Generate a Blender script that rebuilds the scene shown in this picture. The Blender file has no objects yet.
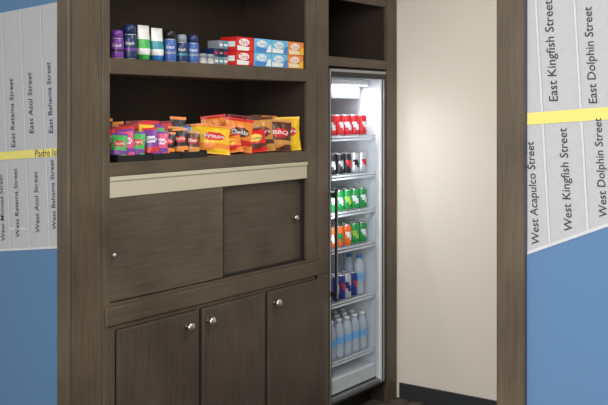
import bpy, math, random
from mathutils import Vector, Matrix
random.seed(4)
sc = bpy.context.scene
sc.view_settings.view_transform = 'Standard'

# ------------------------------------------------------------ materials
def lin(c):
    return tuple(((v/255)/12.92 if v/255 <= .04045 else ((v/255+.055)/1.055)**2.4) for v in c)+(1,)
MC = {}
def mat(name, col, rough=.5, metal=0, emit=0, spec=.5, bump=0, bscale=60, var=0):
    if name in MC: return MC[name]
    m = bpy.data.materials.new(name); m.use_nodes = True
    nt = m.node_tree; b = nt.nodes['Principled BSDF']
    b.inputs['Base Color'].default_value = lin(col)
    b.inputs['Roughness'].default_value = rough
    b.inputs['Metallic'].default_value = metal
    b.inputs['Specular IOR Level'].default_value = spec
    if emit:
        b.inputs['Emission Color'].default_value = lin(col)
        b.inputs['Emission Strength'].default_value = emit
    tc = nt.nodes.new('ShaderNodeTexCoord')
    n = nt.nodes.new('ShaderNodeTexNoise'); n.inputs['Scale'].default_value = bscale
    n.inputs['Detail'].default_value = 4
    nt.links.new(tc.outputs['Object'], n.inputs['Vector'])
    if bump:
        bp = nt.nodes.new('ShaderNodeBump'); bp.inputs['Strength'].default_value = bump
        bp.inputs['Distance'].default_value = .002
        nt.links.new(n.outputs['Fac'], bp.inputs['Height']); nt.links.new(bp.outputs['Normal'], b.inputs['Normal'])
    v = var if var else .03
    r = nt.nodes.new('ShaderNodeValToRGB')
    l = lin(col)
    r.color_ramp.elements[0].position = .3; r.color_ramp.elements[1].position = .7
    r.color_ramp.elements[0].color = tuple(x*(1-v) for x in l[:3])+(1,)
    r.color_ramp.elements[1].color = tuple(min(1, x*(1+v)) for x in l[:3])+(1,)
    nt.links.new(n.outputs['Fac'], r.inputs['Fac']); nt.links.new(r.outputs['Color'], b.inputs['Base Color'])
    MC[name] = m; return m

def wood(name, c1, c2, axis, rough=.42):
    m = bpy.data.materials.new(name); m.use_nodes = True
    nt = m.node_tree; b = nt.nodes['Principled BSDF']; N = nt.nodes.new; L = nt.links.new
    tc = N('ShaderNodeTexCoord'); mp = N('ShaderNodeMapping')
    s = [34, 34, 34]; s[axis] = 1.8
    mp.inputs['Scale'].default_value = s
    L(tc.outputs['Object'], mp.inputs['Vector'])
    n1 = N('ShaderNodeTexNoise'); n1.inputs['Scale'].default_value = 2.2; n1.inputs['Detail'].default_value = 8
    n1.inputs['Roughness'].default_value = .7
    L(mp.outputs['Vector'], n1.inputs['Vector'])
    n2 = N('ShaderNodeTexNoise'); n2.inputs['Scale'].default_value = 4; n2.inputs['Detail'].default_value = 6
    L(tc.outputs['Object'], n2.inputs['Vector'])
    mx = N('ShaderNodeMath'); mx.operation = 'MULTIPLY_ADD'; mx.inputs[1].default_value = .55
    ml = N('ShaderNodeMath'); ml.operation = 'MULTIPLY'; ml.inputs[1].default_value = .45
    L(n2.outputs['Fac'], ml.inputs[0]); L(n1.outputs['Fac'], mx.inputs[0]); L(ml.outputs[0], mx.inputs[2])
    r = N('ShaderNodeValToRGB'); r.color_ramp.elements[0].position = .36; r.color_ramp.elements[1].position = .64
    r.color_ramp.elements[0].color = lin(c1); r.color_ramp.elements[1].color = lin(c2)
    L(mx.outputs[0], r.inputs['Fac']); L(r.outputs['Color'], b.inputs['Base Color'])
    b.inputs['Roughness'].default_value = rough; b.inputs['Specular IOR Level'].default_value = .3
    bp = N('ShaderNodeBump'); bp.inputs['Strength'].default_value = .12; bp.inputs['Distance'].default_value = .002
    L(n1.outputs['Fac'], bp.inputs['Height']); L(bp.outputs['Normal'], b.inputs['Normal'])
    return m
WV = wood('wood_vertical', (78, 67, 55), (104, 92, 77), 2)
WY = wood('wood_horizontal', (75, 65, 54), (100, 88, 74), 1)
WP = wood('wood_panel', (76, 67, 58), (102, 92, 80), 1)
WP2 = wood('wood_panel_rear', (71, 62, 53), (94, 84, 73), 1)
WD = wood('wood_door', (66, 58, 52), (90, 81, 72), 2)
WI = wood('wood_interior_shaded', (44, 36, 30), (58, 48, 41), 1, .6)  # darker copy of the wood, interior shading put into its colour
WALLB = mat('wall_beige_paint', (230, 223, 211), .9, bump=.25, bscale=140, var=.012)
WALLW = mat('wall_white_paint', (205, 203, 198), .85)
CEIL = mat('ceiling_paint', (228, 226, 220), .9)
BLUE = mat('mural_water', (90, 127, 168), .8, bump=.1, bscale=200)
LAND = mat('mural_land', (184, 186, 190), .8)
ROAD = mat('mural_road', (206, 208, 211), .8)
ROADE = mat('mural_road_edge', (156, 159, 164), .8)
YEL = mat('mural_highway', (232, 220, 122), .8)
INK = mat('mural_ink', (50, 52, 58), .8)
BASEB = mat('baseboard_rubber', (48, 51, 54), .5)
CREAM = mat('cream_strip', (200, 193, 170), .5, var=.01)
NICKEL = mat('brushed_nickel', (215, 213, 208), .28, 1)
BLACK = mat('black_plastic', (22, 22, 24), .4)
SEAM = mat('seam_shadow', (30, 25, 21), .8)  # near-black colour that draws seam shadow as thin strips
DGREY = mat('dark_grey_metal', (46, 46, 48), .35, .5)
SILV = mat('silver_metal', (160, 162, 166), .3, .6)
WHITE = mat('white_enamel', (224, 227, 230), .4)
WIRE = mat('white_wire', (225, 228, 232), .4)
LED = mat('led_tube', (245, 250, 255), .4, emit=1.8)
ALU = mat('aluminium', (215, 215, 218), .3, .8)

def carpet():
    m = bpy.data.materials.new('carpet'); m.use_nodes = True
    nt = m.node_tree; b = nt.nodes['Principled BSDF']; N = nt.nodes.new; L = nt.links.new
    tc = N('ShaderNodeTexCoord'); n = N('ShaderNodeTexNoise'); n.inputs['Scale'].default_value = 90; n.inputs['Detail'].default_value = 3
    v = N('ShaderNodeTexVoronoi'); v.inputs['Scale'].default_value = 14
    L(tc.outputs['Object'], n.inputs['Vector']); L(tc.outputs['Object'], v.inputs['Vector'])
    a = N('ShaderNodeMath'); a.operation = 'MULTIPLY'; L(n.outputs['Fac'], a.inputs[0]); L(v.outputs['Distance'], a.inputs[1])
    r = N('ShaderNodeValToRGB'); r.color_ramp.elements[0].position = .05; r.color_ramp.elements[1].position = .35
    r.color_ramp.elements[0].color = lin((34, 32, 31)); r.color_ramp.elements[1].color = lin((100, 92, 82))
    L(a.outputs[0], r.inputs['Fac']); L(r.outputs['Color'], b.inputs['Base Color']); b.inputs['Roughness'].default_value = .95
    return m
CARPET = carpet()

def glassy(name, col, fac_t, rough=.05, milk=0, mcol=(235, 242, 250)):
    m = bpy.data.materials.new(name); m.use_nodes = True
    nt = m.node_tree; nt.nodes.clear(); N = nt.nodes.new; L = nt.links.new
    o = N('ShaderNodeOutputMaterial'); t = N('ShaderNodeBsdfTransparent'); g = N('ShaderNodeBsdfGlossy')
    t.inputs['Color'].default_value = lin(col); g.inputs['Roughness'].default_value = rough
    mx = N('ShaderNodeMixShader'); fr = N('ShaderNodeLayerWeight'); fr.inputs['Blend'].default_value = fac_t
    src = t.outputs[0]
    if milk:
        d = N('ShaderNodeBsdfDiffuse'); d.inputs['Color'].default_value = lin(mcol)
        m2 = N('ShaderNodeMixShader'); m2.inputs[0].default_value = milk
        L(t.outputs[0], m2.inputs[1]); L(d.outputs[0], m2.inputs[2]); src = m2.outputs[0]
    L(fr.outputs['Fresnel'], mx.inputs[0]); L(src, mx.inputs[1]); L(g.outputs[0], mx.inputs[2])
    L(mx.outputs[0], o.inputs['Surface']); return m
GLASS = glassy('door_glass', (248, 250, 252), .04)
PET = glassy('bottle_pet', (232, 240, 248), .12, .2, .5)

# ------------------------------------------------------------ mesh builder
class B:
    def __init__(s): s.v = []; s.f = []; s.mi = []; s.mats = []; s.sm = []
    def m(s, mt):
        if mt not in s.mats: s.mats.append(mt)
        return s.mats.index(mt)
    def face(s, idx, mt, smooth=False): s.f.append(idx); s.mi.append(s.m(mt)); s.sm.append(smooth)
    def box(s, x0, x1, y0, y1, z0, z1, mt, M=None, bev=0):
        x0, x1 = sorted((x0, x1)); y0, y1 = sorted((y0, y1)); z0, z1 = sorted((z0, z1))
        b = min(bev, (x1-x0)*.4, (y1-y0)*.4, (z1-z0)*.4)
        o = len(s.v); P = []
        if b <= 0:
            for z in (z0, z1):
                P += [(x0, y0, z), (x1, y0, z), (x1, y1, z), (x0, y1, z)]
            F = [(3, 2, 1, 0), (4, 5, 6, 7), (0, 1, 5, 4), (1, 2, 6, 5), (2, 3, 7, 6), (3, 0, 4, 7)]
        else:
            c = [(x0, x1), (y0, y1), (z0, z1)]; idx = {}
            for i in (0, 1):
                for j in (0, 1):
                    for k in (0, 1):
                        for a in range(3):
                            p = [c[0][i], c[1][j], c[2][k]]; e = (i, j, k)
                            for q in range(3):
                                if q != a: p[q] += b if e[q] == 0 else -b
                            idx[(i, j, k, a)] = len(P); P.append(tuple(p))
            F = []
            for a in range(3):
                u, w = [(1, 2), (2, 0), (0, 1)][a]
                for sd in (0, 1):
                    q = []
                    for (cu, cw) in ((0, 0), (1, 0), (1, 1), (0, 1)):
                        e = [0, 0, 0]; e[a] = sd; e[u] = cu; e[w] = cw; q.append(idx[(*e, a)])
                    F.append(q if sd else q[::-1])
                for cu in (0, 1):
                    for cw in (0, 1):
                        e0 = [0, 0, 0]; e0[u] = cu; e0[w] = cw; e1 = e0[:]; e1[a] = 1
                        q = [idx[(*e0, u)], idx[(*e1, u)], idx[(*e1, w)], idx[(*e0, w)]]
                        F.append(q if cu != cw else q[::-1])
            for i in (0, 1):
                for j in (0, 1):
                    for k in (0, 1):
                        q = [idx[(i, j, k, 0)], idx[(i, j, k, 1)], idx[(i, j, k, 2)]]
                        F.append(q if (i+j+k) % 2 else q[::-1])
        for p in P: s.v.append(tuple(M @ Vector(p)) if M else p)
        for q in F: s.face([o+i for i in q], mt)
    def lathe(s, prof, mats, M=None, n=20, fn=None, a0=0):
        o = len(s.v)
        for (r, z) in prof:
            for i in range(n):
                a = 2*math.pi*i/n+a0; p = Vector((r*math.cos(a), r*math.sin(a), z))
                s.v.append(tuple(M @ p) if M else tuple(p))
        for k in range(len(prof)-1):
            mt = mats[k] if isinstance(mats, (list, tuple)) else mats
            for i in range(n):
                j = (i+1) % n
                mm = fn(i/n, k) if fn else None
                s.face([o+k*n+i, o+k*n+j, o+(k+1)*n+j, o+(k+1)*n+i], mm or mt, True)
        fm = mats[0] if isinstance(mats, (list, tuple)) else mats
        lm = mats[-1] if isinstance(mats, (list, tuple)) else mats
        if prof[0][0] > 1e-4: s.face([o+i for i in range(n)][::-1], fm)
        if prof[-1][0] > 1e-4: s.face([o+(len(prof)-1)*n+i for i in range(n)], lm)
    def poly(s, pts, mt):
        o = len(s.v); s.v += [tuple(p) for p in pts]; s.face(list(range(o, o+len(pts))), mt)
    def text(s, txt, width, fn, mt, height=None, off=.008):
        vs, fs, w, h = text_geo(txt, off); k = width/w; kh = k if height is None else height/h
        o = len(s.v)
        for (a, b) in vs: s.v.append(tuple(fn(a*k, b*kh)))
        for q in fs: s.face([o+i for i in q], mt)
    def obj(s, name, parent=None, keep=False):
        me = bpy.data.meshes.new(name)
        V = [Vector(p) for p in s.v]
        mn = [min(p[i] for p in V) for i in range(3)]; mxx = [max(p[i] for p in V) for i in range(3)]
        loc = Vector((0, 0, 0))
        if (parent is None or keep) and max(mxx[i]-mn[i] for i in range(3)) < 1.0:
            loc = Vector(((mn[0]+mxx[0])/2, (mn[1]+mxx[1])/2, mn[2]))
            V = [p-loc for p in V]
        me.from_pydata(V, [], s.f)
        for mt in s.mats: me.materials.append(mt)
        me.polygons.foreach_set('material_index', s.mi); me.polygons.foreach_set('use_smooth', s.sm)
        me.update(); ob = bpy.data.objects.new(name, me); sc.collection.objects.link(ob); ob.location = loc
        if parent: ob.parent = parent; ob.location = loc-parent.location
        return ob
TG = {}
def text_geo(txt, off=.008):
    if txt in TG: return TG[txt]
    c = bpy.data.curves.new('t', 'FONT'); c.body = txt; c.align_x = 'CENTER'; c.align_y = 'CENTER'; c.size = 1; c.resolution_u = 3
    c.offset = off
    ob = bpy.data.objects.new('t', c); sc.collection.objects.link(ob)
    dg = bpy.context.evaluated_depsgraph_get(); dg.update()
    me = bpy.data.meshes.new_from_object(ob.evaluated_get(dg))
    vs = [(v.co.x, v.co.y) for v in me.vertices]; fs = [list(p.vertices) for p in me.polygons]
    bpy.data.objects.remove(ob); bpy.data.meshes.remove(me)
    xs = [a for a, b in vs]; ys = [b for a, b in vs]
    cx = (max(xs)+min(xs))/2; cy = (max(ys)+min(ys))/2
    vs = [(a-cx, b-cy) for a, b in vs]
    TG[txt] = (vs, fs, max(xs)-min(xs), max(ys)-min(ys)); return TG[txt]
def empty(name, loc=(0, 0, 0)):
    e = bpy.data.objects.new(name, None); sc.collection.objects.link(e); e.empty_display_size = .1; return e

# ------------------------------------------------------------ room shell
D = 2.45
CX = -2.832
YB = 4.915
OR = -1.090
H = 2.75
def shell(name, *a, mt=WALLW):
    b = B(); b.box(*a, mt); return b.obj(name)
shell('floor', -5.2, 2.2, -2.5, YB+.12, -.08, 0, mt=CARPET)
shell('ceiling', -5.2, 2.2, -2.5, YB+.12, H, H+.1, mt=CEIL)
shell('wall_back', -3.6, -.6, YB, YB+.12, 0, H, mt=WALLB)
shell('wall_left', -3.6, -3.47, D+.15, YB, 0, H, mt=WALLB)
shell('wall_right', -.72, -.6, D+.15, YB, 0, H, mt=WALLB)
b = B()
b.box(-5.2, CX-.02, D, D+.15, 0, H, BLUE)
b.box(OR+.02, 2.2, D, D+.15, 0, H, BLUE)
b.box(CX-.02, OR+.02, D, D+.15, 2.52, H, BLUE)
b.obj('wall_front')
b = B(); b.box(CX+.02, -.72, YB-.012, YB, 0, .092, BASEB, bev=.003); b.obj('baseboard_back')

b = B()
b.box(-2.898, CX, D-.018, D, 0, 2.6, WV, bev=.003)
b.box(CX-.02, CX, D, D+.15, 0, 2.52, WV)
b.obj('trim_1')
b = B()
b.box(OR, -1.009, D-.018, D, 0, 2.6, WV, bev=.003)
b.box(OR, OR+.02, D, D+.15, 0, 2.52, WV)
b.obj('trim_2')
b = B()
b.box(-2.898, -1.009, D-.018, D, 2.6, 2.69, WY, bev=.003)
b.box(CX, OR, D, D+.15, 2.5, 2.52, WY)
b.obj('trim_3')

# ------------------------------------------------------------ map mural
def zy(x): return 1.747+.073*x
def mural(name, xa, xb, bot, top, streets, texts):
    b = B(); y = D-.0008
    b.poly([(x, y, z) for x, z in bot]+[(x, y, z) for x, z in top[::-1]], LAND)
    def interp(L, x):
        for (x0, z0), (x1, z1) in zip(L, L[1:]):
            if x0 <= x <= x1: return z0+(z1-z0)*(x-x0)/(x1-x0)
        return L[-1][1] if x > L[-1][0] else L[0][1]
    def line(x, w, mt, yo):
        zb = interp(bot, x)+.004; zt = min(interp(top, x), H)-.004
        o = lambda z: -(z-zy(x))*.06
        b.poly([(x+o(zb)-w/2, yo, zb), (x+o(zb)+w/2, yo, zb), (x+o(zt)+w/2, yo, zt), (x+o(zt)-w/2, yo, zt)], mt)
    for x in streets:
        line(x, .0085, ROADE, D-.0014); line(x, .006, ROAD, D-.002)
    for x in streets[::2]:
        for k, dz in enumerate((.62, -.30)):
            zc = zy(x)+dz+.01*math.sin(x*9)
            if xa < x and x+.11 < xb and interp(bot, x)+.05 < zc < interp(top, x)-.05:
                ox = -(zc-zy(x))*.06
                b.poly([(x+ox, D-.0017, zc-.0035), (x+.11+ox, D-.0017, zc+.0045), (x+.11+ox, D-.0017, zc+.0115), (x+ox, D-.0017, zc+.0035)], ROAD)
    for (x0, z0), (x1, z1) in zip(bot, bot[1:]):
        b.poly([(x0, D-.0024, z0-.005), (x1, D-.0024, z1-.005), (x1, D-.0024, z1+.004), (x0, D-.0024, z0+.004)], ROAD)
    b.poly([(xa, D-.003, zy(xa)-.016), (xb, D-.003, zy(xb)-.016), (xb, D-.003, zy(xb)+.016), (xa, D-.003, zy(xa)+.016)], YEL)
    for (t, cx, cz, w, rot) in texts:
        if rot: fn = lambda a, c, cx=cx, cz=cz: (cx-c-.06*a, D-.0036, cz+a)
        else: fn = lambda a, c, cx=cx, cz=cz: (cx+a, D-.0036, cz+c+.073*a)
        b.text(t, w, fn, INK, off=.002)
    return b.obj(name)
mural('map_mural', -5.1, -2.90,
      [(-5.1, .95), (-3.263, 1.127), (-2.90, 1.170)], [(-5.1, 1.9), (-3.263, 2.09), (-2.90, 2.113)],
      [-4.9+.12*i for i in range(17)],
      [('East Mimosa Street', -3.31, 1.68, .27, 1), ('East Retama Street', -3.185, 1.685, .275, 1), ('East Atol Street', -3.072, 1.725, .24, 1), ('East Bahama Street', -2.957, 1.745, .275, 1),
       ('West Mimosa Street', -3.25, 1.30, .27, 1), ('West Retama Street', -3.158, 1.325, .275, 1), ('West Atol Street', -3.035, 1.335, .24, 1), ('West Bahama Street', -2.937, 1.37, .27, 1),
       ('Padre Isla', -2.967, 1.530, .15, 0)])
mural('map_mural', -1.007, 2.1,
      [(-1.007, 1.313), (-.792, 1.403), (0, 1.6), (2.1, 1.62)], [(-1.007, 2.5), (-.3, 2.6), (2.1, 2.7)],
      [-.965+.105*i for i in range(26)],
      [('East Kingfish Street', -.938, 1.855, .268, 1), ('East Dolphin Street', -.832, 1.84, .25, 1), ('East Marlin Street', -.73, 1.85, .24, 1),
       ('West Acapulco Street', -.988, 1.475, .275, 1), ('West Kingfish Street', -.898, 1.515, .27, 1), ('West Dolphin Street', -.806, 1.55, .255, 1)])

# ------------------------------------------------------------ cabinet
cab = empty('pantry_cabinet')
XB = -3.46; Y0 = 2.605; YL = 2.645; YD0 = 4.0; YD1 = 4.19; YR0 = 4.795; YR1 = 4.905; ZT = 2.55
b = B()
b.box(XB, CX, Y0, YL, 0, ZT, WV, bev=.002)
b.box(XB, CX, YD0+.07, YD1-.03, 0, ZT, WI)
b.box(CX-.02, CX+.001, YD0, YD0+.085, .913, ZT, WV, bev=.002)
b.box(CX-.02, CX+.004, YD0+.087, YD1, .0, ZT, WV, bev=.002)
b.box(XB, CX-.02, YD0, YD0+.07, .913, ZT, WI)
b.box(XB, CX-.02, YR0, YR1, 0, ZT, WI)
b.box(CX-.02, CX+.004, YR0, YR1, 0, ZT, WV, bev=.002)
b.obj('uprights', cab)
b = B()
b.box(CX-.02, CX, YL, YD0, 2.30, ZT, WY, bev=.002)
b.box(CX-.02, CX, YD1, YR0, 2.29, ZT, WY, bev=.002)
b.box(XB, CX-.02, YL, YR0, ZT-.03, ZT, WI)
b.obj('header', cab)
b = B()
XS = -3.25
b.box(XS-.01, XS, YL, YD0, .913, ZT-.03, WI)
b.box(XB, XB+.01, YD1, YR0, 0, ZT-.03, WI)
b.obj('back_panel', cab)
b = B()
b.box(XS, CX, YL, YD0, 1.840, 1.904, WY, bev=.003)
b.box(XS, CX, YL, YD0, 1.43, 1.485, WY, bev=.003)
b.box(XB+.01, CX, YD1, YR0, 1.928, 1.98, WY, bev=.003)
b.obj('shelf_boards', cab)
b = B()
b.box(CX-.02, CX-.002, YL, YD0, 1.345, 1.43, CREAM, bev=.002)
b.box(CX-.01, CX+.004, YL, YD0, 1.412, 1.43, CREAM, bev=.002)
b.obj('sliding_track', cab)
b = B()
b.box(CX-.025, CX-.004, YL, 3.342, .930, 1.345, WP, bev=.003)
b.box(CX-.058, CX-.04, 3.30, YD0, .930, 1.345, WP2, bev=.003)
b.box(CX-.024, CX-.006, 3.342, 3.348, .930, 1.345, SEAM)  # dark strip in place of the shadow line between the panels
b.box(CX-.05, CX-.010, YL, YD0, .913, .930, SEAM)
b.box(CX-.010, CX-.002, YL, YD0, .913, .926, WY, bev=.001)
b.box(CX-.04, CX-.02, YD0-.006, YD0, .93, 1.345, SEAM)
b.obj('sliding_panels', cab)
CF = CX+.012
b = B()
b.box(XS, CF, YL-.03, 4.165, .838, .913, WY, bev=.004)
b.obj('countertop', cab)
b = B()
b.box(CX-.03, CX, Y0+.04, YD0+.15, .10, .838, WV)
b.box(CX-.09, CX-.07, Y0+.04, YD0+.13, 0, .10, BLACK)
b.box(XB+.02, CX-.03, YL, YD0+.07, .10, .12, WI)
b.obj('base_frame', cab)
b = B()
for (ya, yb) in ((2.672, 3.150), (3.176, 3.620), (3.652, 4.125)):
    b.box(CX+.002, CX+.020, ya, yb, .125, .818, WD, bev=.004)
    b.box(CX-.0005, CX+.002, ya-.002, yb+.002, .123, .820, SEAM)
b.obj('cabinet_doors', cab)
def knob(b, x, y, z, s=1):
    M = Matrix.Translation((x, y, z)) @ Matrix.Rotation(math.pi/2, 4, 'Y')
    b.lathe([(.010*s, 0), (.006*s, .006*s), (.006*s, .014*s), (.015*s, .019*s), (.017*s, .025*s), (.014*s, .030*s), (.006*s, .033*s), (.0005, .0335*s)], NICKEL, M, 24)
b = B()
for y in (3.065, 3.205, 3.692): knob(b, CX+.020, y, .762, 1.25)
knob(b, CX-.04, 3.93, 1.148, .95); knob(b, CX-.004, 2.660, 1.118, .6)
b.obj('knobs', cab)

# ------------------------------------------------------------ refrigerator
fr = empty('display_refrigerator')
FY0, FY1 = 4.196, 4.788; FX = -2.87; FZ0, FZ1 = .12, 1.92; FB = -3.42
b = B()
b.box(FB, FX, FY0, FY0+.022, FZ0, FZ1, DGREY); b.box(FB, FX, FY1-.025, FY1, FZ0, FZ1, DGREY)
b.box(FB, FX, FY0+.022, FY1-.025, FZ1-.04, FZ1, DGREY); b.box(FB, FX, FY0+.022, FY1-.025, FZ0, FZ0+.03, DGREY)
b.box(FB, FB+.03, FY0+.022, FY1-.025, FZ0+.03, FZ1-.04, DGREY)
b.box(FB+.03, FX, FY0+.022, FY0+.03, FZ0+.03, FZ1-.04, WHITE); b.box(FB+.03, FX, FY1-.035, FY1-.025, FZ0+.03, FZ1-.04, WHITE)
b.box(FB+.03, FB+.04, FY0+.03, FY1-.035, FZ0+.03, FZ1-.04, WHITE)
b.box(FB+.04, FX, FY0+.03, FY1-.035, FZ1-.05, FZ1-.04, WHITE); b.box(FB+.04, FX, FY0+.03, FY1-.035, FZ0+.03, FZ0+.12, WHITE, bev=.01)
b.obj('body', fr)
b = B()
b.box(FB+.1, FX-.06, FY0+.01, FY1-.01, 0.0, FZ0, BLACK)
b.obj('plinth', fr)
b = B()
DX0, DX1 = FX+.002, FX+.042
b.box(DX0, DX1, FY0, FY0+.024, FZ0, FZ1, DGREY, bev=.004)
b.box(DX0, DX1, FY1-.034, FY1, FZ0, FZ1, DGREY, bev=.004)
b.box(DX0, DX1, FY0+.024, FY1-.034, FZ1-.05, FZ1, DGREY, bev=.004)
b.box(DX0, DX1, FY0+.024, FY1-.034, FZ0, FZ0+.014, DGREY, bev=.004)
b.box(DX1-.004, DX1+.002, FY0+.003, FY0+.012, FZ0+.01, FZ1-.01, SILV)
b.box(DX1-.004, DX1+.002, FY0+.012, FY1-.006, FZ1-.02, FZ1-.006, SILV)
b.box(DX1-.004, DX1+.002, FY1-.034, FY1-.029, FZ0+.014, FZ1-.05, SILV)
b.box(DX0, DX1-.01, FY1-.052, FY1-.034, FZ0+.014, FZ1-.05, WHITE)
b.box(DX0, DX1-.01, FY0+.024, FY1-.052, FZ0+.014, FZ0+.03, SILV)
b.obj('door_frame', fr)
b = B(); b.box(DX0+.015, DX0+.02, FY0+.024, FY1-.052, FZ0+.03, FZ1-.05, GLASS); b.obj('door_glass', fr)
b = B()
b.box(DX1+.028, DX1+.042, FY0+.004, FY0+.024, .685, 1.28, BLACK, bev=.004)
for z in (.72, 1.245): b.box(DX1, DX1+.03, FY0+.008, FY0+.022, z-.012, z+.012, BLACK)
b.box(DX1+.0421, DX1+.0435, FY0+.010, FY0+.016, .70, 1.265, SILV)
b.obj('door_handle', fr)
b = B()
b.box(FX-.10, FX-.03, FY0+.06, FY1-.06, FZ1-.085, FZ1-.052, WHITE, bev=.008)
b.box(FX-.09, FX-.04, FY0+.08, FY1-.08, FZ1-.090, FZ1-.086, LED)
b.box(FX-.10, FX-.09, FY0+.08, FY1-.08, FZ1-.16, FZ1-.09, SILV)
b.box(FB+.04, FB+.16, FY0+.08, FY1-.08, FZ1-.30, FZ1-.08, SILV, bev=.02)
b.obj('interior_lamp', fr)
SH = [1.547, 1.333, 1.13, .933, .640, .325]
b = B()
for z in SH:
    b.box(FX-.012, FX-.006, FY0+.034, FY1-.05, z-.022, z-.012, WIRE)
    b.box(FX-.012, FX-.006, FY0+.034, FY1-.05, z-.004, z+.004, WIRE)
    for i in range(14):
        y = FY0+.04+(FY1-FY0-.095)*i/13
        b.box(FX-.011, FX-.007, y-.0015, y+.0015, z-.014, z+.004, WIRE)
    b.box(FX-.42, FX-.414, FY0+.034, FY1-.036, z-.006, z, WIRE)
    n = 20
    for i in range(n+1):
        y = FY0+.04+(FY1-FY0-.095)*i/n
        b.box(FX-.42, FX-.01, y-.0015, y+.0015, z-.004, z-.001, WIRE)
b.obj('wire_shelves', fr)

def can(b, x, y, z, body, band, r=.031, h=.118, rot=0):
    M = Matrix.Translation((x, y, z)) @ Matrix.Rotation(rot, 4, 'Z')
    pr = [(r*.72, 0), (r*.8, .003), (r, .010), (r, h*.3), (r, h*.42), (r, h*.55), (r, h*.68), (r, h*.88), (r*.84, h*.97), (r*.86, h), (r*.80, h), (r*.78, h-.004), (.0005, h-.004)]
    ms = [ALU, ALU, body, body, body, body, body, body, ALU, ALU, ALU, ALU]
    def fn(u, k):
        if 3 <= k <= 5:
            q = (u+(k-4)*.06) % 1
            if q < .17 or .5 < q < .62: return band
        return None
    b.lathe(pr, ms, M, 24, fn)
def fridge_cans(name, z, cols, h=.120, r=.031, ncol=6, rows=3, x0=FX-.055):
    b = B()
    for i in range(ncol):
        c1, c2 = cols[i]
        y = FY0+.070+i*(.400/(ncol-1))
        for j in range(rows): can(b, x0-j*(2*r+.006), y, z, c1, c2, r, h, rot=-1.2+random.random()*.7)
    return b.obj(name)
RED = mat('can_red', (210, 30, 40), .35, .1); WH = mat('can_white', (235, 235, 235), .35)
BLK = mat('can_black', (34, 30, 34), .3, .2); SLV = mat('can_silver', (205, 208, 214), .35, .4)
GRN = mat('can_green', (30, 150, 72), .35, .1); ORG = mat('can_orange', (236, 110, 36), .35, .1)
NVY = mat('can_navy', (34, 52, 140), .35, .2); LIM = mat('can_lime', (160, 208, 80), .35)
fridge_cans('soda_cans', SH[0], [(RED, WH)]*6)
fridge_cans('soda_cans', SH[1], [(BLK, RED), (BLK, WH), (BLK, SLV), (BLK, RED), (SLV, BLK), (SLV, RED)])
fridge_cans('soda_cans', SH[2], [(GRN, LIM), (GRN, WH), (GRN, WH), (GRN, LIM), (GRN, WH), (GRN, WH)])
fridge_cans('soda_cans', SH[3], [(GRN, WH), (ORG, WH), (ORG, GRN), (ORG, WH), (GRN, LIM), (GRN, WH)])
b = B()
for i in range(6):
    for j in range(2): can(b, FX-.05-j*.058, FY0+.068+i*.060, SH[4], NVY if i != 4 else SLV, [SLV, RED, SLV, RED, NVY, RED][i], .026, .14, rot=-1.2+random.random()*.8)
b.obj('energy_drink_cans')
CAPB = mat('cap_blue', (60, 120, 200), .4); CAPW = mat('cap_white', (235, 238, 240), .4); LABB = mat('label_blue', (120, 180, 230), .4)
def bottle(b, x, y, z, h=.20, r=.031, cap=CAPB, lab=LABB):
    M = Matrix.Translation((x, y, z))
    pr = [(r*.8, 0), (r, .008), (r, h*.2), (r*.95, h*.23), (r, h*.26), (r, h*.36), (r, h*.56), (r*.96, h*.62), (r, h*.68), (r*.7, h*.84), (r*.42, h*.9), (r*.42, h*.92), (r*.5, h*.925), (r*.5, h), (.0005, h)]
    ms = [PET]*5+[lab]+[PET]*6+[cap]*2
    b.lathe(pr, ms, M, 18)
b = B()
for i in range(6):
    for j in range(2): bottle(b, FX-.20-j*.068, FY0+.07+i*.079, SH[4], .235)
bottle(b, FX-.06, FY0+.455, SH[4], .225); bottle(b, FX-.13, FY0+.455, SH[4], .225)
b.obj('water_bottles')
b = B()
for i in range(6):
    for j in range(3): bottle(b, FX-.05-j*.068, FY0+.07+i*.080, SH[5], .215, cap=CAPW)
b.obj('water_bottles')

# ------------------------------------------------------------ toiletries (upper shelf)
SZ = 1.9045
def C(n, c, r=.35, m=0): return mat('pk_'+n, c, r, m)
PUR = C('purple', (118, 62, 156)); DBL = C('darkblue', (36, 52, 98)); WHT = C('white', (236, 238, 236)); GR2 = C('green', (74, 180, 90))
BL2 = C('blue', (60, 100, 170)); GRY = C('grey', (140, 148, 160)); BKK = C('black', (26, 26, 30)); TEA = C('teal', (60, 150, 165))
REDP = C('red', (214, 36, 36)); LBP = C('lightblue', (110, 190, 232)); BLP = C('midblue', (60, 134, 208)); ORP = C('orange', (240, 140, 56))
YLP = C('yellow', (248, 200, 44)); MAR = C('maroon', (128, 28, 36)); OCH = C('ochre', (214, 150, 76)); PNK = C('pink', (226, 84, 134)); CRM = C('cream', (242, 228, 190)); BRN = C('brown', (92, 52, 38))
def spray(y, h, r, body, band, cap, x=-2.895):
    b = B(); M = Matrix.Translation((x, y, SZ))
    pr = [(r*.93, 0), (r, .004), (r, h*.25), (r, h*.32), (r, h*.55), (r, h*.66), (r*.88, h*.70), (r*.88, h*.72), (r*.9, h*.72), (r*.86, h*.95), (r*.7, h), (.0005, h)]
    ms = [SLV, body, band, body, body, body, SLV, cap, cap, cap, cap]
    b.lathe(pr, ms, M, 24)
    b.text('fresh', r*1.3, lambda a, c: (x+(r+.0008)*math.cos(a/r-.7), y+(r+.0008)*math.sin(a/r-.7), SZ+h*.46+c), WHT if body != WHT else BL2)
    return b.obj('deodorant_can')
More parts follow.
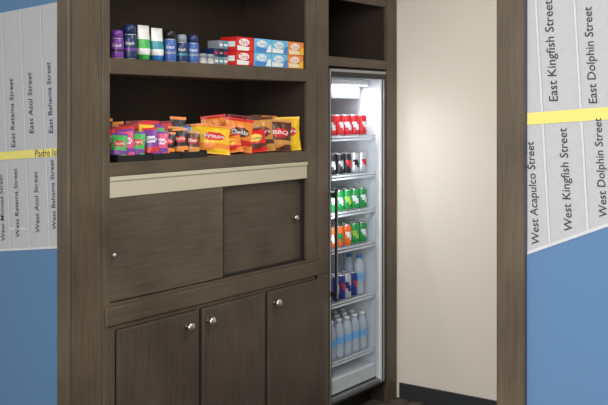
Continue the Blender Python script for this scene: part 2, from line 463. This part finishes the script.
def tube(y, h, w, body, band, cap, x=-2.895):
    b = B(); n = 20; o = len(b.v)
    prof = [(0, .40, .40), (.024, .42, .42), (.0245, .47, .42), (.05, .5, .40), (h*.6, .5, .28), (h*.85, .5, .12), (h, .5, .03)]
    for (z, a, c) in prof:
        for i in range(n):
            t = 2*math.pi*i/n; b.v.append((x+w*c*math.cos(t), y+w*a*math.sin(t), SZ+z))
    for k in range(len(prof)-1):
        mt = cap if k == 0 else (band if k == 3 else body)
        for i in range(n): b.face([o+k*n+i, o+k*n+(i+1) % n, o+(k+1)*n+(i+1) % n, o+(k+1)*n+i], mt, True)
    b.face([o+i for i in range(n)][::-1], cap); b.face([o+(len(prof)-1)*n+i for i in range(n)], body)
    return b.obj('lotion_tube')
spray(2.740, .118, .029, PUR, BKK, PUR)
spray(2.812, .146, .029, DBL, PUR, DBL)
tube(2.892, .148, .066, WHT, GR2, GR2)
tube(2.972, .142, .066, WHT, TEA, BLP)
spray(3.052, .138, .029, BL2, GRY, BKK)
spray(3.126, .124, .027, DBL, TEA, GRY)
spray(3.200, .126, .028, BL2, GRY, DBL)
for y in (3.262, 3.312):
    b = B(); M = Matrix.Translation((-2.895, y, SZ))
    b.lathe([(.020, 0), (.023, .003), (.023, .028), (.024, .028), (.024, .043), (.022, .046), (.0005, .046)], [WHT, WHT, WHT, GRY, GRY, GRY], M, 20); b.obj('balm_jar')
b = B()
for i in range(3):
    for k in range(3):
        y = 3.342+i*.033
        if k == 2 and i == 0: continue
        b.box(-2.96, -2.89, y, y+.030, SZ+k*.038, SZ+k*.038+.0375, [GRY, DBL, TEA, BKK][(i*2+k) % 4], bev=.001)
        b.box(-2.8898, -2.8893, y+.004, y+.026, SZ+k*.038+.012, SZ+k*.038+.022, [WHT, REDP, WHT, GRY][(i*2+k) % 4])
b.obj('medicine_boxes')
def carton(y, z, c1, c2, c3, txt, w=.130, x=-2.895):
    b = B(); h = .066; dp = .10
    b.box(x-dp/2, x+dp/2, y-w/2, y+w/2, z, z+h, c1, bev=.0012)
    xf = x+dp/2+.0006
    b.poly([(xf, y-w/2+.003, z+.003), (xf, y+w/2-.003, z+.003), (xf, y+w/2-.003, z+.018), (xf, y-w/2+.003, z+.026)], c2)
    b.poly([(xf+.0003, y+w/2-.045, z+.003), (xf+.0003, y+w/2-.003, z+.003), (xf+.0003, y+w/2-.003, z+.040), (xf+.0003, y+w/2-.025, z+.034)], c3)
    n = 18; cy, cz = y-.012, z+.042
    b.poly([(xf+.0006, cy+.040*math.cos(2*math.pi*i/n), cz+.017*math.sin(2*math.pi*i/n)) for i in range(n)], WHT)
    b.text(txt, .062, lambda a, c: (xf+.001, cy+a, cz+c), c1 if c1 != WHT else c2, height=.02)
    ys = y-w/2-.0006
    b.poly([(x-dp/2+.01, ys, z+.02), (x+dp/2-.01, ys, z+.02), (x+dp/2-.01, ys, z+.045), (x-dp/2+.01, ys, z+.045)], WHT)
    b.obj('snack_carton')
for i, (c1, c2, c3, t) in enumerate([(REDP, WHT, REDP, 'Tarts'), (LBP, BLP, WHT, 'Tarts'), (LBP, WHT, BLP, 'Tarts'), (ORP, CRM, YLP, 'Tarts')]):
    for k in range(2): carton(3.512+i*.1355+k*.003, SZ+.0005+k*.0675, c1, c2, c3, t)

# ------------------------------------------------------------ snacks (lower shelf)
LZ = 1.4852
def bag(name, x, y, w, h, t, c1, c2, c3, txt, yaw=25, lean=8, z=LZ, tcol=None, roll=0, nx=20, ny=24, cv=.56, rr=(.36, .15), th=.14, parent=None):
    b = B()
    M = Matrix.Translation((x, y, z)) @ Matrix.Rotation(math.radians(-yaw), 4, 'Z') @ Matrix.Rotation(math.radians(-lean), 4, 'Y') @ Matrix.Rotation(math.radians(roll), 4, 'X')
    ph = random.random()*6
    def sx(u, v):
        vv = min(max((v-.05)/.9, 0), 1)
        e = max(0, math.sin(math.pi*vv))**.55*max(0, 1-abs(2*u-1)**2.6)
        wr = .30*math.sin(u*21+v*6+ph)*(abs(v-.5)*2)**1.4+.09*math.sin(v*15+u*7+ph)+.06*math.sin(u*11-v*9+ph*2)
        return t/2*max(0, e*(1+wr))
    def wy(u, v): return (u-.5)*w*(1-.09*math.sin(math.pi*v)**.8+.012*math.sin(v*23+ph))
    for sgn in (1, -1):
        o = len(b.v)
        for j in range(ny+1):
            for i in range(nx+1):
                u, v = i/nx, j/ny
                zz = v*h+(0.0015*(i % 2) if j == ny else 0)
                b.v.append(tuple(M @ Vector((sgn*(sx(u, v)+.0004), wy(u, v), zz))))
        for j in range(ny):
            for i in range(nx):
                u, v = (i+.5)/nx, (j+.5)/ny
                mt = c1
                if ((u-.5)/rr[0])**2+((v-cv)/rr[1])**2 < 1: mt = c2
                elif v < .34 and v > .04+.18*u+.03*math.sin(u*9+ph): mt = c3
                elif v > .93: mt = c3
                q = [o+j*(nx+1)+i, o+j*(nx+1)+i+1, o+(j+1)*(nx+1)+i+1, o+(j+1)*(nx+1)+i]
                b.face(q if sgn > 0 else q[::-1], mt, True)
    if txt:
        b.text(txt, w*.6, lambda a, c: M @ Vector((sx(a/w+.5, c/h+cv)+.0028, a, c+h*cv)), tcol or WHT, height=h*th)
    dz = z+.0004-min(p[2] for p in b.v)
    b.v = [(p[0], p[1], p[2]+dz) for p in b.v]
    return b.obj(name, parent, keep=True)
bag('chip_bag', -2.905, 3.350, .165, .138, .05, YLP, REDP, ORP, 'Fritos', 34, 20, roll=-6)
bag('chip_bag', -2.885, 3.465, .11, .088, .04, ORP, YLP, REDP, 'Puffs', 45, 22, roll=10, tcol=REDP)
bag('chip_bag', -2.930, 3.560, .15, .162, .045, ORP, BRN, REDP, 'Cheddar', 30, 12, roll=-8)
bag('chip_bag', -2.885, 3.645, .115, .120, .04, REDP, YLP, BRN, 'Crunch', 44, 14, roll=5, tcol=BRN)
bag('chip_bag', -2.920, 3.745, .138, .172, .045, OCH, MAR, BRN, 'Lays', 30, 9, tcol=WHT, roll=3)
bag('chip_bag', -2.895, 3.842, .13, .158, .045, BRN, REDP, OCH, 'BBQ', 36, 8, tcol=WHT, roll=-4)
bag('chip_bag', -2.900, 3.935, .128, .172, .045, YLP, REDP, YLP, 'Lays', 44, 7, tcol=WHT, roll=2)
for i, (y, c1, c2, c3, t, rl) in enumerate([(3.40, YLP, REDP, ORP, 'Fritos', 5), (3.53, ORP, MAR, REDP, 'Cheddar', 6), (3.68, BRN, REDP, MAR, 'Crunch', -6), (3.80, MAR, WHT, BRN, 'Hot', 3), (3.90, YLP, REDP, ORP, 'Lays', -3)]):
    bag('chip_bag', -3.03, y, .135, .140 if i == 0 else .178, .04, c1, c2, c3, t, 30, 6, tcol=BKK if c2 in (YLP, WHT) else WHT, roll=rl)
def tray(y0, y1):
    b = B(); x0, x1 = -3.045, -2.846
    b.box(x0, x1, y0, y1, LZ, LZ+.004, BLACK); b.box(x1-.004, x1, y0, y1, LZ+.004, LZ+.026, BLACK); b.box(x0, x0+.004, y0, y1, LZ+.004, LZ+.05, BLACK)
    b.box(x0+.004, x1-.004, y0, y0+.004, LZ+.004, LZ+.030, BLACK); b.box(x0+.004, x1-.004, y1-.004, y1, LZ+.004, LZ+.030, BLACK)
    return b.obj('candy_tray')
T = [tray(2.700, 2.892), tray(2.897, 3.073), tray(3.078, 3.242)]
PK = [(GR2, REDP, PUR), (PUR, WHT, REDP), (REDP, WHT, MAR), (YLP, BRN, REDP), (ORP, REDP, ORP), (PNK, WHT, PUR), (BRN, REDP, OCH), (BLP, WHT, DBL), (MAR, YLP, ORP), (BKK, REDP, ORP)]
NM = ['Sours', 'Gummi', 'Chews', 'Nuts', 'Pieces', 'Bites', 'Bar', 'Mints', 'Jerky', 'Spicy']
def packs(x, h, lean, L, w=.068, yaw=42):
    for y, k, rl in L:
        c = PK[k]
        bag('packet', x, y, w, h+.022*random.random()-.008, .018, c[0], c[1], c[2], NM[k], yaw, lean, z=LZ+.0045, nx=10, ny=14, roll=rl, cv=.62, rr=(.4, .12), th=.13, tcol=c[0] if c[1] == WHT else WHT, parent=T[0 if y < 2.895 else (1 if y < 3.075 else 2)])
packs(-2.890, .116, 12, [(2.742, 0, -4), (2.795, 5, 4), (2.848, 0, -3), (2.940, 1, 4), (2.986, 5, -3), (3.028, 9, -4), (3.122, 9, 3), (3.192, 6, -3)])
packs(-2.936, .138, 8, [(2.742, 2, 4), (2.795, 1, -4), (2.848, 2, 4), (2.940, 3, -4), (3.025, 0, 3), (3.125, 6, -3), (3.195, 7, 3)])
packs(-2.990, .160, 5, [(2.750, 9, -2), (2.835, 4, 4), (2.945, 2, 3), (3.022, 1, -3), (3.125, 2, 2), (3.192, 9, -4)], .074)

# ------------------------------------------------------------ lights
def area(name, loc, size, power, target, col=(1, .98, .95), sy=None):
    l = bpy.data.lights.new(name, 'AREA'); l.energy = power; l.size = size; l.color = col
    if sy: l.shape = 'RECTANGLE'; l.size_y = sy
    o = bpy.data.objects.new(name, l); sc.collection.objects.link(o); o.location = loc
    o.rotation_euler = (Vector(target)-Vector(loc)).to_track_quat('-Z', 'Y').to_euler(); return o
area('hall_ceiling_light', (-.9, .2, 2.70), 1.6, 62, (-1.6, 1.2, 0))
area('hall_key_light', (-.6, -.6, 2.0), 2.0, 72, (-2.2, 4.0, 1.3))
area('niche_fill_light', (-1.6, 3.2, 2.73), 1.2, 40, (-1.9, 4.6, 0))  # unseen fill, added to brighten and even out the back wall
w = bpy.data.worlds.new('World'); sc.world = w; w.use_nodes = True
w.node_tree.nodes['Background'].inputs['Color'].default_value = (1, .99, .97, 1)
w.node_tree.nodes['Background'].inputs['Strength'].default_value = .65
pl = bpy.data.lights.new('refrigerator_led', 'AREA'); pl.energy = 2.4; pl.shape = 'RECTANGLE'; pl.size = .05; pl.size_y = .4; pl.color = (.97, .99, 1)
po = bpy.data.objects.new('refrigerator_led', pl); sc.collection.objects.link(po); po.location = (FX-.065, (FY0+FY1)/2, FZ1-.095); po.parent = fr
pl = bpy.data.lights.new('refrigerator_side_led', 'AREA'); pl.energy = 3.2; pl.shape = 'RECTANGLE'; pl.size = .012; pl.size_y = 1.4; pl.color = (.97, .99, 1)
po = bpy.data.objects.new('refrigerator_side_led', pl); sc.collection.objects.link(po); po.location = (FX-.012, FY0+.034, 1.0)
po.rotation_euler = Vector((-.5, 1, 0)).to_track_quat('-Z', 'Z').to_euler(); po.parent = fr

# ------------------------------------------------------------ camera
cd = bpy.data.cameras.new('Camera'); cd.sensor_width = 36; cd.lens = 957/608*36; cd.shift_y = -93.5/608; cd.clip_start = .05
co = bpy.data.objects.new('Camera', cd); sc.collection.objects.link(co)
co.location = (0, 0, 1.70); co.rotation_euler = (math.pi/2, 0, math.radians(35.5))
sc.camera = co
